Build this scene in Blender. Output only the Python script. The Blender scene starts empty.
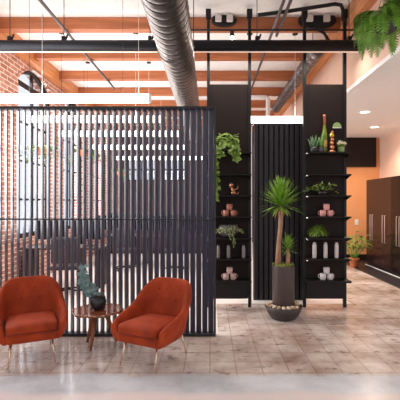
import bpy, bmesh, math, random
from mathutils import Vector, Matrix
random.seed(7)
C = bpy.context.scene.collection
PI = math.pi
H = 1.6                       # eye height
CEIL = 4.57

# ------------------------------------------------------------------ materials
def lin(c):
    r = []
    for v in c[:3]:
        v = v / 255.0
        r.append(v / 12.92 if v <= 0.04045 else ((v + 0.055) / 1.055) ** 2.4)
    return (r[0], r[1], r[2], 1.0)

def new_mat(name):
    m = bpy.data.materials.new(name); m.use_nodes = True
    nt = m.node_tree
    return m, nt, nt.nodes['Principled BSDF']

def mat(name, rgb, rough=0.5, metal=0.0, var=0.12, scale=12.0, bump=0.0, sheen=0.0, coat=0.0, stretch=None, spec=0.5):
    """plain procedural material with a slight noise variation of its own colour"""
    m, nt, b = new_mat(name)
    tc = nt.nodes.new('ShaderNodeTexCoord')
    mp = nt.nodes.new('ShaderNodeMapping')
    if stretch: mp.inputs['Scale'].default_value = stretch
    nz = nt.nodes.new('ShaderNodeTexNoise'); nz.inputs['Scale'].default_value = scale; nz.inputs['Detail'].default_value = 4
    rp = nt.nodes.new('ShaderNodeValToRGB')
    c = lin(rgb)
    rp.color_ramp.elements[0].position = 0.3; rp.color_ramp.elements[1].position = 0.7
    rp.color_ramp.elements[0].color = tuple(max(0, x * (1 - var)) for x in c[:3]) + (1,)
    rp.color_ramp.elements[1].color = tuple(min(1, x * (1 + var)) for x in c[:3]) + (1,)
    L = nt.links.new
    L(tc.outputs['Object'], mp.inputs['Vector']); L(mp.outputs['Vector'], nz.inputs['Vector'])
    L(nz.outputs['Fac'], rp.inputs['Fac']); L(rp.outputs['Color'], b.inputs['Base Color'])
    b.inputs['Roughness'].default_value = rough
    b.inputs['Metallic'].default_value = metal
    b.inputs['Specular IOR Level'].default_value = spec
    if sheen:
        b.inputs['Sheen Weight'].default_value = sheen
        b.inputs['Sheen Roughness'].default_value = 0.4
        b.inputs['Sheen Tint'].default_value = tuple(min(1, x * 2.2 + .1) for x in c[:3]) + (1,)
    if coat:
        b.inputs['Coat Weight'].default_value = coat; b.inputs['Coat Roughness'].default_value = 0.06
    if bump:
        bp = nt.nodes.new('ShaderNodeBump'); bp.inputs['Strength'].default_value = bump; bp.inputs['Distance'].default_value = 0.01
        L(nz.outputs['Fac'], bp.inputs['Height']); L(bp.outputs['Normal'], b.inputs['Normal'])
    return m

def emit(name, rgb, strength):
    m, nt, b = new_mat(name)
    b.inputs['Base Color'].default_value = lin(rgb)
    b.inputs['Emission Color'].default_value = lin(rgb)
    b.inputs['Emission Strength'].default_value = strength
    return m

def pane_mat():
    m, nt, b = new_mat('pane_glass'); nt.nodes.remove(b)
    out = nt.nodes['Material Output']
    t = nt.nodes.new('ShaderNodeBsdfTransparent'); g = nt.nodes.new('ShaderNodeBsdfGlossy')
    t.inputs['Color'].default_value = (.94, .96, 1, 1)
    g.inputs['Roughness'].default_value = .03
    mx = nt.nodes.new('ShaderNodeMixShader'); mx.inputs['Fac'].default_value = .08
    nt.links.new(t.outputs[0], mx.inputs[1]); nt.links.new(g.outputs[0], mx.inputs[2]); nt.links.new(mx.outputs[0], out.inputs['Surface'])
    return m

def brick_mat():
    m, nt, b = new_mat('red_brick')
    L = nt.links.new
    g = nt.nodes.new('ShaderNodeTexCoord')
    sp = nt.nodes.new('ShaderNodeSeparateXYZ'); cb = nt.nodes.new('ShaderNodeCombineXYZ'); ad = nt.nodes.new('ShaderNodeMath'); ad.operation = 'ADD'
    L(g.outputs['Object'], sp.inputs[0]); L(sp.outputs['X'], ad.inputs[0]); L(sp.outputs['Y'], ad.inputs[1])
    L(ad.outputs[0], cb.inputs['X']); L(sp.outputs['Z'], cb.inputs['Y'])
    bt = nt.nodes.new('ShaderNodeTexBrick')
    bt.inputs['Color1'].default_value = lin((206, 148, 126)); bt.inputs['Color2'].default_value = lin((170, 104, 84)); bt.inputs['Mortar'].default_value = lin((234, 222, 214))
    bt.inputs['Scale'].default_value = 1.0; bt.inputs['Brick Width'].default_value = .24; bt.inputs['Row Height'].default_value = .085; bt.inputs['Mortar Size'].default_value = .010
    L(cb.outputs[0], bt.inputs['Vector'])
    nz = nt.nodes.new('ShaderNodeTexNoise'); nz.inputs['Scale'].default_value = 3; nz.inputs['Detail'].default_value = 6
    L(g.outputs['Object'], nz.inputs['Vector'])
    rp = nt.nodes.new('ShaderNodeValToRGB'); rp.color_ramp.elements[0].color = (.72, .70, .68, 1); rp.color_ramp.elements[1].color = (1.15, 1.12, 1.1, 1)
    L(nz.outputs['Fac'], rp.inputs['Fac'])
    mx = nt.nodes.new('ShaderNodeMixRGB'); mx.blend_type = 'MULTIPLY'; mx.inputs['Fac'].default_value = 1
    L(bt.outputs['Color'], mx.inputs[1]); L(rp.outputs['Color'], mx.inputs[2]); L(mx.outputs[0], b.inputs['Base Color'])
    bp = nt.nodes.new('ShaderNodeBump'); bp.inputs['Strength'].default_value = .6; bp.inputs['Distance'].default_value = .01; bp.invert = True
    L(bt.outputs['Fac'], bp.inputs['Height']); L(bp.outputs['Normal'], b.inputs['Normal'])
    b.inputs['Roughness'].default_value = .85
    return m

def tile_mat():
    """worn pinkish square tiles with scuffs"""
    m, nt, b = new_mat('worn_floor_tile')
    L = nt.links.new
    g = nt.nodes.new('ShaderNodeTexCoord')
    bt = nt.nodes.new('ShaderNodeTexBrick'); bt.offset = 0.0
    bt.inputs['Color1'].default_value = lin((230, 216, 206)); bt.inputs['Color2'].default_value = lin((218, 200, 189)); bt.inputs['Mortar'].default_value = lin((200, 178, 165))
    bt.inputs['Scale'].default_value = 1; bt.inputs['Brick Width'].default_value = .25; bt.inputs['Row Height'].default_value = .25; bt.inputs['Mortar Size'].default_value = .009
    bt.inputs['Mortar Smooth'].default_value = .6
    L(g.outputs['Object'], bt.inputs['Vector'])
    n1 = nt.nodes.new('ShaderNodeTexNoise'); n1.inputs['Scale'].default_value = 1.6; n1.inputs['Detail'].default_value = 8; n1.inputs['Roughness'].default_value = .65
    L(g.outputs['Object'], n1.inputs['Vector'])
    r1 = nt.nodes.new('ShaderNodeValToRGB')
    r1.color_ramp.elements[0].position = .32; r1.color_ramp.elements[0].color = lin((184, 166, 154)); r1.color_ramp.elements[1].position = .62; r1.color_ramp.elements[1].color = (1, 1, 1, 1)
    L(n1.outputs['Fac'], r1.inputs['Fac'])
    n2 = nt.nodes.new('ShaderNodeTexNoise'); n2.inputs['Scale'].default_value = 5.5; n2.inputs['Detail'].default_value = 7; n2.inputs['Roughness'].default_value = .7
    mp = nt.nodes.new('ShaderNodeMapping'); mp.inputs['Scale'].default_value = (.8, 1.3, 1)
    L(g.outputs['Object'], mp.inputs['Vector']); L(mp.outputs['Vector'], n2.inputs['Vector'])
    r2 = nt.nodes.new('ShaderNodeValToRGB')
    r2.color_ramp.elements[0].position = .34; r2.color_ramp.elements[0].color = lin((128, 100, 86)); r2.color_ramp.elements[1].position = .45; r2.color_ramp.elements[1].color = (1, 1, 1, 1)
    L(n2.outputs['Fac'], r2.inputs['Fac'])
    m1 = nt.nodes.new('ShaderNodeMixRGB'); m1.blend_type = 'MULTIPLY'; m1.inputs['Fac'].default_value = 1
    m2 = nt.nodes.new('ShaderNodeMixRGB'); m2.blend_type = 'MULTIPLY'; m2.inputs['Fac'].default_value = .8
    L(bt.outputs['Color'], m1.inputs[1]); L(r1.outputs['Color'], m1.inputs[2])
    L(m1.outputs[0], m2.inputs[1]); L(r2.outputs['Color'], m2.inputs[2])
    # ragged edge where the tiles give way to a strip of cool screed, then pinkish screed
    sp = nt.nodes.new('ShaderNodeSeparateXYZ'); L(g.outputs['Object'], sp.inputs[0])
    n3 = nt.nodes.new('ShaderNodeTexNoise'); n3.inputs['Scale'].default_value = 2.2; n3.inputs['Detail'].default_value = 7; L(g.outputs['Object'], n3.inputs['Vector'])
    ma = nt.nodes.new('ShaderNodeMath'); ma.operation = 'MULTIPLY_ADD'; ma.inputs[1].default_value = .22; L(n3.outputs['Fac'], ma.inputs[0]); L(sp.outputs['Y'], ma.inputs[2])
    def edge(y0, y1):
        e = nt.nodes.new('ShaderNodeMapRange'); e.inputs['From Min'].default_value = y0 + .11; e.inputs['From Max'].default_value = y1 + .11; L(ma.outputs[0], e.inputs['Value']); return e
    e1 = edge(3.66, 3.74); e2 = edge(3.30, 3.40)
    ca = nt.nodes.new('ShaderNodeValToRGB'); ca.color_ramp.elements[0].color = lin((190, 190, 193)); ca.color_ramp.elements[1].color = lin((224, 223, 226)); ca.color_ramp.elements[0].position = .35; ca.color_ramp.elements[1].position = .65
    L(n1.outputs['Fac'], ca.inputs['Fac'])
    mA = nt.nodes.new('ShaderNodeMixRGB'); mA.inputs[1].default_value = lin((230, 214, 208)); L(e2.outputs[0], mA.inputs['Fac']); L(ca.outputs['Color'], mA.inputs[2])
    mB = nt.nodes.new('ShaderNodeMixRGB'); L(e1.outputs[0], mB.inputs['Fac']); L(mA.outputs[0], mB.inputs[1]); L(m2.outputs[0], mB.inputs[2])
    L(mB.outputs[0], b.inputs['Base Color'])
    rr = nt.nodes.new('ShaderNodeMapRange'); rr.inputs['To Min'].default_value = .12; rr.inputs['To Max'].default_value = .34
    L(n1.outputs['Fac'], rr.inputs['Value']); L(rr.outputs[0], b.inputs['Roughness'])
    bp = nt.nodes.new('ShaderNodeBump'); bp.inputs['Strength'].default_value = .12; bp.inputs['Distance'].default_value = .004; bp.invert = True
    L(bt.outputs['Fac'], bp.inputs['Height']); L(bp.outputs['Normal'], b.inputs['Normal'])
    return m

def plank_mat(name, c1, c2, axis='X'):
    """timber: stretched grain noise along one axis"""
    st = {'X': (1, 14, 14), 'Y': (14, 1, 14)}[axis]
    m, nt, b = new_mat(name); L = nt.links.new
    g = nt.nodes.new('ShaderNodeTexCoord'); mp = nt.nodes.new('ShaderNodeMapping'); mp.inputs['Scale'].default_value = st
    nz = nt.nodes.new('ShaderNodeTexNoise'); nz.inputs['Scale'].default_value = 1.3; nz.inputs['Detail'].default_value = 6
    rp = nt.nodes.new('ShaderNodeValToRGB'); rp.color_ramp.elements[0].position = .3; rp.color_ramp.elements[1].position = .7
    rp.color_ramp.elements[0].color = lin(c1); rp.color_ramp.elements[1].color = lin(c2)
    L(g.outputs['Object'], mp.inputs['Vector']); L(mp.outputs['Vector'], nz.inputs['Vector']); L(nz.outputs['Fac'], rp.inputs['Fac']); L(rp.outputs['Color'], b.inputs['Base Color'])
    b.inputs['Roughness'].default_value = .55
    return m

M = {}
M['brick'] = brick_mat(); M['tile'] = tile_mat(); M['pane'] = pane_mat()
M['concrete'] = mat('cool_concrete', (214, 214, 216), .4, var=.10, scale=3)
M['pale_floor'] = mat('pale_polished_floor', (226, 218, 212), .3, var=.06, scale=2)
M['pink_floor'] = mat('pinkish_screed', (224, 206, 200), .4, var=.06, scale=4)
M['dark_floor'] = mat('black_floor_strip', (44, 38, 42), .45)
M['ceiling'] = mat('white_ceiling_boards', (240, 236, 232), .8, var=.03)
M['beam'] = plank_mat('orange_timber', (150, 84, 48), (182, 108, 66), 'X')
M['plate'] = plank_mat('pale_orange_timber', (184, 112, 64), (214, 144, 92), 'Y')
M['peach'] = mat('peach_wall_paint', (228, 188, 164), .7, var=.03, scale=2)
M['orange'] = mat('orange_wall_paint', (232, 160, 106), .7, var=.03, scale=2)
M['soffit'] = mat('white_soffit_paint', (242, 238, 234), .7, var=.02)
M['black'] = mat('matt_black_steel', (24, 20, 20), .5, var=.1, spec=.3)
M['blackbar'] = mat('satin_black_tube', (22, 20, 25), .5, var=.1, spec=.2)
M['slat'] = mat('dark_navy_slat', (62, 59, 76), .28, var=.08, scale=3, spec=.7)
M['rail'] = mat('black_rail', (22, 20, 24), .4)
M['shelfpanel'] = mat('dark_brown_board', (38, 27, 24), .65, var=.08, scale=2, spec=.2)
M['shelf'] = mat('black_board', (21, 16, 15), .5, var=.08, spec=.25)
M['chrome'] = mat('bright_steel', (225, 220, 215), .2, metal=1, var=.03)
M['darkslat'] = mat('charcoal_batten', (40, 36, 40), .5, var=.1, scale=3, spec=.3)
M['duct'] = mat('galvanised_steel', (116, 109, 107), .36, metal=.85, var=.12, scale=6)
M['darkduct'] = mat('dull_grey_steel', (110, 100, 98), .4, metal=.8, var=.12, scale=6)
M['conduit'] = mat('grey_conduit', (96, 90, 92), .4, metal=.5)
M['cord'] = mat('black_cord', (36, 32, 32), .6)
M['whitecord'] = mat('white_cord', (225, 220, 216), .5)
M['velvet'] = mat('rust_velvet', (154, 56, 24), .75, var=.3, scale=5, sheen=.3, spec=.2)
M['velvet_dark'] = mat('rust_velvet_button', (120, 42, 24), .8, sheen=.4, spec=.2)
M['brass'] = mat('pale_brass', (232, 196, 170), .25, metal=1, var=.05)
M['tablewood'] = mat('glossy_reddish_wood', (140, 78, 52), .14, var=.3, scale=5, stretch=(1, 8, 1), coat=.6)
M['legwood'] = mat('brown_turned_wood', (140, 82, 50), .4, var=.2, scale=6, stretch=(6, 6, 1))
M['pot_black'] = mat('black_ceramic', (36, 32, 34), .35)
M['pot_brown'] = mat('dark_brown_ceramic', (72, 58, 54), .45, var=.08)
M['bowl_brown'] = mat('dark_stone_bowl', (58, 48, 45), .5, var=.12)
M['soil'] = mat('dark_soil', (46, 34, 26), .95, var=.3, scale=40)
M['moss'] = mat('moss', (112, 118, 48), .9, var=.35, scale=40, bump=.6)
M['trunk'] = mat('pale_brown_bark', (168, 124, 98), .8, var=.25, scale=20, stretch=(1, 1, .5), bump=.5)
M['terracotta'] = mat('terracotta', (208, 120, 76), .7, var=.08)
M['pebble'] = mat('cream_pebble', (216, 196, 172), .6, var=.15)
M['pebble_tan'] = mat('tan_pebble', (176, 138, 108), .6, var=.15)
def leafm(name, rgb, var=.3, rough=.45):
    m = mat(name, rgb, rough, var=var, scale=18)
    return m
M['yucca'] = leafm('yucca_green', (120, 160, 50), .4)
M['pothos'] = leafm('pothos_green', (120, 148, 58), .45)
M['vine'] = leafm('dull_vine_green', (92, 112, 52), .4)
M['fern'] = leafm('fern_green', (112, 156, 52), .4)
M['palm'] = leafm('palm_green', (112, 146, 56), .35)
M['eucalyptus'] = leafm('blue_green_leaf', (112, 140, 136), .25)
M['cactus'] = leafm('blue_green_cactus', (96, 126, 84), .3)
M['grass'] = leafm('olive_grass', (108, 132, 40), .35)
M['copper_cup'] = mat('copper_clay', (204, 134, 108), .4, var=.1, metal=.2)
M['blush_cup'] = mat('blush_clay', (226, 188, 176), .5, var=.06)
M['pink_cup'] = mat('pink_clay', (232, 164, 152), .5, var=.06)
M['white_cup'] = mat('white_clay', (228, 218, 214), .5, var=.05)
M['greyvase'] = mat('grey_frosted_vase', (150, 138, 136), .35, var=.08)
M['whitevase'] = mat('off_white_vase', (222, 208, 202), .4, var=.06)
M['copper'] = mat('polished_copper', (222, 150, 110), .28, metal=.85, var=.1)
M['gold'] = mat('gold_foil', (216, 178, 84), .3, metal=.7, var=.1)
M['bottle'] = mat('olive_bottle_glass', (132, 138, 36), .12, var=.15, coat=.5)
M['foil'] = mat('rose_foil', (206, 128, 100), .35, metal=.5)
M['petal'] = mat('cream_petal', (238, 226, 196), .6, var=.08)
M['palegreen'] = mat('pale_green_glaze', (150, 176, 110), .35, var=.15)
M['glassbowl'] = mat('smoky_glass', (120, 116, 110), .08)
M['glassbowl'].node_tree.nodes['Principled BSDF'].inputs['Alpha'].default_value = .35
M['locker_brown_reflect'] = mat('lacquer_brown_reflection', (50, 31, 28), .2, var=.05, scale=1.5, spec=.28)  # reflection on the glossy black cabinets, painted in as a brown base colour
M['locker_black'] = mat('black_lacquer', (17, 14, 16), .2, var=.05, scale=1.5, spec=.25)
M['plastic_white'] = mat('white_plastic', (238, 234, 226), .4, var=.02)
M['desk'] = mat('dark_wood_desk', (52, 38, 34), .5, var=.15)
M['office'] = mat('charcoal_upholstery', (32, 28, 30), .7)
M['screen'] = mat('black_screen', (24, 22, 26), .2)
M['box_grey'] = mat('pale_grey_box', (214, 202, 198), .5, var=.03)
M['lamp'] = emit('lamp_diffuser', (255, 246, 236), 6.0)
M['dimlamp'] = emit('strip_diffuser', (255, 226, 206), .3)
M['handle'] = mat('satin_nickel', (206, 176, 166), .45, metal=.2, var=.03)
M['bulb'] = emit('warm_bulb', (255, 226, 180), 14.0)
M['downlight'] = emit('downlight_diffuser', (255, 240, 220), 6.0)

# ------------------------------------------------------------------ mesh helpers
def P(px, py, D):
    """point at depth D seen at pixel px,py of the photograph"""
    return Vector(((px - 210) / 400 * D, D, H + (202 - py) / 400 * D))

def box(bm, x0, x1, y0, y1, z0, z1, mi=0):
    v = [bm.verts.new(p) for p in ((x0,y0,z0),(x1,y0,z0),(x1,y1,z0),(x0,y1,z0),(x0,y0,z1),(x1,y0,z1),(x1,y1,z1),(x0,y1,z1))]
    for f in ((0,3,2,1),(4,5,6,7),(0,1,5,4),(1,2,6,5),(2,3,7,6),(3,0,4,7)):
        bm.faces.new([v[i] for i in f]).material_index = mi
    return v

def tube(bm, pts, radii, n=10, cap=True):
    pts = [Vector(p) for p in pts]
    if not isinstance(radii, (list, tuple)): radii = [radii] * len(pts)
    rings = []; prev = None
    for i, p in enumerate(pts):
        t = (pts[min(i + 1, len(pts) - 1)] - pts[max(i - 1, 0)]).normalized()
        if prev is None:
            a = Vector((0, 0, 1)) if abs(t.z) < .9 else Vector((1, 0, 0))
            u = t.cross(a).normalized()
        else:
            u = (prev - t * prev.dot(t)).normalized()
        prev = u; w = t.cross(u)
        rings.append([bm.verts.new(p + (u * math.cos(k * 2 * PI / n) + w * math.sin(k * 2 * PI / n)) * radii[i]) for k in range(n)])
    for a, b in zip(rings, rings[1:]):
        for k in range(n):
            f = bm.faces.new((a[k], a[(k + 1) % n], b[(k + 1) % n], b[k])); f.smooth = True
    if cap:
        bm.faces.new(list(reversed(rings[0]))); bm.faces.new(rings[-1])
    return rings

def lathe(bm, prof, n=24, c=(0, 0, 0), closed_bottom=True, closed_top=False):
    """profile [(r,z)...] spun round z; first/last closed on request"""
    c = Vector(c); rings = []
    for r, z in prof:
        if r < 1e-5: rings.append([bm.verts.new(c + Vector((0, 0, z)))] * n)
        else: rings.append([bm.verts.new(c + Vector((r * math.cos(k * 2 * PI / n), r * math.sin(k * 2 * PI / n), z))) for k in range(n)])
    for a, b in zip(rings, rings[1:]):
        for k in range(n):
            vs = []
            for v in (a[k], a[(k + 1) % n], b[(k + 1) % n], b[k]):
                if v not in vs: vs.append(v)
            if len(vs) > 2:
                f = bm.faces.new(vs); f.smooth = True
    if closed_bottom and prof[0][0] > 1e-5: bm.faces.new(list(reversed(rings[0])))
    if closed_top and prof[-1][0] > 1e-5: bm.faces.new(rings[-1])

def ball(bm, c, r, sx=1, sy=1, sz=1, sub=2):
    m = Matrix.Translation(Vector(c)) @ Matrix.Diagonal((r * sx, r * sy, r * sz, 1))
    g = bmesh.ops.create_icosphere(bm, subdivisions=sub, radius=1, matrix=m)
    for v in g['verts']:
        for f in v.link_faces: f.smooth = True

def blade(bm, base, d, up, length, width, droop=.4, n=5, fold=.0, tip=.15, wide_at=.35):
    """strap leaf bending under gravity"""
    d = Vector(d).normalized(); p = Vector(base); prev = None
    side = d.cross(Vector((0, 0, 1)))
    if side.length < .05: side = Vector((1, 0, 0))
    side.normalize()
    for i in range(n + 1):
        t = i / n
        w = width * (.45 + .55 * min(1, t / wide_at)) if t < wide_at else width * max(tip, 1 - ((t - wide_at) / (1 - wide_at)) ** 1.6)
        if i == n: w = width * .06
        a = bm.verts.new(p - side * w / 2); b = bm.verts.new(p + side * w / 2)
        if prev:
            f = bm.faces.new((prev[0], prev[1], b, a)); f.smooth = True
        prev = (a, b)
        d = (d + Vector((0, 0, -1)) * droop / n).normalized()
        p = p + d * length / n
    return p

def oval_leaf(bm, c, d, nrm, L, W):
    """small pointed leaf with a middle fold"""
    d = Vector(d).normalized(); nrm = Vector(nrm)
    s = d.cross(nrm)
    if s.length < .01: s = d.cross(Vector((.3, .5, .8)))
    s.normalize(); nn = s.cross(d).normalized(); c = Vector(c)
    pt = lambda a, b, z: bm.verts.new(c + d * a * L + s * b * W + nn * z * W)
    b0 = pt(0, 0, 0); m1 = pt(.35, 0, -.08); m2 = pt(.7, 0, -.1); tip = pt(1, 0, -.16)
    l1 = pt(.3, .5, .08); l2 = pt(.66, .38, .05); r1 = pt(.3, -.5, .08); r2 = pt(.66, -.38, .05)
    for q in ((b0, m1, l1), (m1, m2, l2, l1), (m2, tip, l2), (b0, r1, m1), (m1, r1, r2, m2), (m2, r2, tip)):
        bm.faces.new(q).smooth = True

def rnd(a, b): return random.uniform(a, b)

def link(name, bm, material, parent=None, bevel=0, subsurf=0, loc=None, kind=None):
    """one mesh object from one bmesh"""
    bmesh.ops.recalc_face_normals(bm, faces=bm.faces) if kind != 'open' else None
    me = bpy.data.meshes.new(name); bm.to_mesh(me); bm.free()
    for m in (material if isinstance(material, (list, tuple)) else [material]): me.materials.append(m)
    o = bpy.data.objects.new(name, me); C.objects.link(o)
    if bevel:
        b = o.modifiers.new('bevel', 'BEVEL'); b.width = bevel; b.segments = 2; b.limit_method = 'ANGLE'
    if subsurf:
        s = o.modifiers.new('subsurf', 'SUBSURF'); s.levels = subsurf; s.render_levels = subsurf
    if parent: o.parent = parent
    if loc is not None: o.location = loc
    return o

def B(): return bmesh.new()
def tag(o, label, cat, group=None):
    o['label'] = label; o['category'] = cat
    if group: o['group'] = group
    return o
def thing(name, label, cat, loc=(0, 0, 0), rz=0, group=None):
    o = bpy.data.objects.new(name, None); C.objects.link(o); o.empty_display_size = .1
    o.location = loc; o.rotation_euler = (0, 0, rz)
    return tag(o, label, cat, group)
def structure(name, bm, m, parent=None, bevel=0):
    o = link(name, bm, m, parent, bevel)
    if not parent: o['kind'] = 'structure'
    return o
def boxed(name, dims, m, parent, bevel=0):
    bm = B(); box(bm, *dims); return link(name, bm, m, parent, bevel)
def dup(root, loc, label, rz=None, group=None):
    r = root.copy(); C.objects.link(r); r.location = loc
    if rz is not None: r.rotation_euler = (0, 0, rz)
    r['label'] = label
    if group: r['group'] = group
    for ch in root.children:
        c = ch.copy(); C.objects.link(c); c.parent = r
        for g in ch.children:
            d = g.copy(); C.objects.link(d); d.parent = c
    return r

# ------------------------------------------------------------------ the setting
XL, XB, XR, DF, DB = -3.57, 2.23, 4.70, 11.1, 16.0
SOF = 3.38
# floor: strips of pinkish screed, cool concrete, worn tile, pale floor behind the screens, black strip by the lockers
bm = B()
def fq(x0, x1, y0, y1, mi):
    v = [bm.verts.new(p) for p in ((x0, y0, 0), (x1, y0, 0), (x1, y1, 0), (x0, y1, 0))]
    bm.faces.new(v).material_index = mi
fq(-3.9, 5.0, -2.5, 2.6, 0); fq(-3.9, 5.0, 2.6, 3.70, 2)
fq(-3.9, .1, 3.70, 4.85, 2); fq(.1, 3.50, 3.70, 6.3, 2); fq(3.50, 5.0, 3.70, 6.3, 2)
fq(-3.9, .1, 4.85, 16.2, 3); fq(.1, 2.23, 6.3, 16.2, 3); fq(2.23, 3.5, 6.3, 11.3, 2); fq(3.5, 5.0, 6.3, 11.3, 4)
structure('floor', bm, [M['pink_floor'], M['concrete'], M['tile'], M['pale_floor'], M['dark_floor']])
bm = B(); box(bm, XL - .3, XB, -1.0, DB + .3, CEIL, CEIL + .1)
structure('ceiling', bm, M['ceiling'])
bm = B(); box(bm, XB, XR + .1, -1.0, DF, SOF, SOF + .06)
structure('ceiling_right', bm, M['soffit'])
bm = B(); box(bm, XB, XB + .12, -1.0, DF + .12, SOF + .06, CEIL)
structure('wall_bulkhead', bm, M['peach'])
bm = B(); box(bm, XB, XB + .12, DF + .12, DB, 0, CEIL)
structure('wall_inner', bm, M['peach'])
bm = B(); box(bm, XB, XR + .1, DF, DF + .12, 0, SOF)
structure('wall_alcove', bm, M['orange'])
bm = B(); box(bm, XR, XR + .1, 5.0, DF, 0, SOF)
structure('wall_right', bm, M['peach'])
bm = B(); box(bm, XB + .12, XR, DF - .025, DF, 0, .15)
structure('baseboard_alcove', bm, M['black'])
# left brick wall with segmental arched openings
WIN = [(4.55, 6.1), (7.45, 9.05), (9.75, 11.3), (12.3, 13.85)]
SILL, SPR, PEAK, WT = .9, 3.92, 4.26, .3
def arch(y0, y1, n=12, spring=SPR, peak=PEAK):
    hw = (y1 - y0) / 2; s = peak - spring; R = (hw * hw + s * s) / (2 * s); yc = (y0 + y1) / 2
    return [(yc + hw * (2 * i / n - 1), peak - R + math.sqrt(max(0, R * R - (hw * (2 * i / n - 1)) ** 2))) for i in range(n + 1)]
bm = B()
def prism(bm, poly, x0, x1):
    a = [bm.verts.new((x0, y, z)) for y, z in poly]; b = [bm.verts.new((x1, y, z)) for y, z in poly]
    bm.faces.new(a); bm.faces.new(list(reversed(b)))
    n = len(poly)
    for i in range(n): bm.faces.new((a[i], b[i], b[(i + 1) % n], a[(i + 1) % n]))
edges = [3.9] + [v for w in WIN for v in w] + [DB]
for i in range(0, len(edges), 2): box(bm, XL - WT, XL, edges[i], edges[i + 1], 0, CEIL)
for y0, y1 in WIN:
    box(bm, XL - WT, XL, y0, y1, 0, SILL)
    prism(bm, [(y0, CEIL)] + arch(y0, y1) + [(y1, CEIL)], XL - WT, XL)
structure('wall_left', bm, M['brick'])
for k, (y0, y1) in enumerate(WIN):
    a = arch(y0, y1); xf = XL - .11
    bm = B()
    tube(bm, [(xf, y0 + .03, SILL)] + [(xf, min(max(y, y0 + .03), y1 - .03), z - .03) for y, z in a] + [(xf, y1 - .03, SILL)], .05, 6)
    box(bm, xf - .03, xf + .03, y0, y1, SILL, SILL + .09)
    yc = (y0 + y1) / 2
    box(bm, xf - .025, xf + .025, yc - .025, yc + .025, SILL, PEAK - .04)
    for z in (1.65, 2.4, 3.15): box(bm, xf - .02, xf + .02, y0, y1, z - .02, z + .02)
    box(bm, xf - .03, xf + .03, y0, y1, SPR - .09, SPR + .02)
    w = structure('window_%d' % (k + 1), bm, M['black'])
    bm = B()
    poly = [(y0 + .02, SILL)] + [(y, z - .03) for y, z in a] + [(y1 - .02, SILL)]
    bm.faces.new([bm.verts.new((xf - .035, y, z)) for y, z in poly])
    link('pane', bm, M['pane'], w)
    # brick arch course
    bm = B()
    up = arch(y0 - .1, y1 + .1, 22, SPR, PEAK + .015)
    lo = arch(y0, y1, 22)
    for i in range(22):
        q = [lo[i], lo[i + 1], up[i + 1], up[i]]
        cy = sum(p[0] for p in q) / 4; cz = sum(p[1] for p in q) / 4
        q = [(cy + (p[0] - cy) * .9, min(cz + (p[1] - cz) * .9, 4.285)) for p in q]
        prism(bm, q, XL - .01, XL + .015)
    structure('trim_%d' % (k + 1), bm, M['brick'])
# back wall with a row of high windows
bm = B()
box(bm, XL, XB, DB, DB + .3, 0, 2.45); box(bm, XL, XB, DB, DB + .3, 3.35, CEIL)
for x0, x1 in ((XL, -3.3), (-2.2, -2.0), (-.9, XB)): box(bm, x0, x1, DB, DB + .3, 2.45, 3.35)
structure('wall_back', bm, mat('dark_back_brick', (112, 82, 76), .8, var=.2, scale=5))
for k, (x0, x1) in enumerate(((-3.3, -2.2), (-2.0, -.9))):
    bm = B()
    for z in (2.47, 2.9, 3.33): box(bm, x0, x1, DB + .1, DB + .16, z - .03, z + .03)
    for x in (x0 + .02, (x0 + x1) / 2, x1 - .02): box(bm, x - .02, x + .02, DB + .1, DB + .16, 2.45, 3.35)
    w = structure('window_%d' % (k + 5), bm, M['black'])
    bm = B(); box(bm, x0, x1, DB + .12, DB + .13, 2.45, 3.35); link('pane', bm, M['pane'], w)
# timber: cross beams and edge plates
for k in range(8):
    D = 6.42 + 1.31 * k
    bm = B(); box(bm, XL + .16, XB - .14, D, D + .16, H + 2.777, CEIL)
    structure('trim_%d' % (k + 5), bm, M['beam'], bevel=.006)
bm = B(); box(bm, XL, XL + .16, 3.9, DB, 4.30, CEIL); structure('trim_13', bm, M['plate'], bevel=.006)
bm = B(); box(bm, XB - .14, XB, -.9, DB, 4.28, CEIL); structure('trim_14', bm, M['plate'], bevel=.006)
bm = B(); box(bm, 3.975, 4.0, 8.13, 10.25, 0, .014); structure('trim_15', bm, M['plastic_white'])

# ------------------------------------------------------------------ slatted partition (front left)
D1 = 4.8
pt = thing('slatted_partition', 'tall black partition of angled vertical slats behind the two armchairs', 'partition', (0, D1, 0))
X0, X1 = -2.83, .07
ztop = 2.74
boxed('top_rail', (X0, X1, -.045, .045, ztop - .03, ztop), M['rail'], pt, .004)
boxed('bottom_rail', (X0, X1, -.045, .045, 0, .035), M['rail'], pt, .004)
boxed('middle_rail', (X0, X1, -.045, .03, 1.386, 1.403), M['rail'], pt)
for x in (X0, X1 - .025):
    boxed('end_post', (x, x + .025, -.045, .045, .035, ztop - .03), M['rail'], pt)
PIT = .0722; ns = int((X1 - X0 - .06) / PIT)
bm = B(); box(bm, -.041, .041, -.006, .006, .035, ztop - .03)
proto = link('slat', bm, M['slat'], pt)
for k in range(ns):
    o = proto if k == 0 else proto.copy()
    if k: C.objects.link(o); o.parent = pt
    o.location = (X1 - .06 - k * PIT, 0, 0)
    o.rotation_euler = (0, 0, math.radians(-47))

# ------------------------------------------------------------------ armchairs
def catmull(pts, n):
    out = []
    for i in range(len(pts) - 1):
        p0, p1, p2, p3 = pts[max(i - 1, 0)], pts[i], pts[i + 1], pts[min(i + 2, len(pts) - 1)]
        for j in range(n):
            t = j / n
            out.append(tuple(.5 * (2 * b + (c - a) * t + (2 * a - 5 * b + 4 * c - d) * t * t + (3 * b - a - 3 * c + d) * t ** 3) for a, b, c, d in zip(p0, p1, p2, p3)))
    out.append(tuple(pts[-1])); return out

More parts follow.
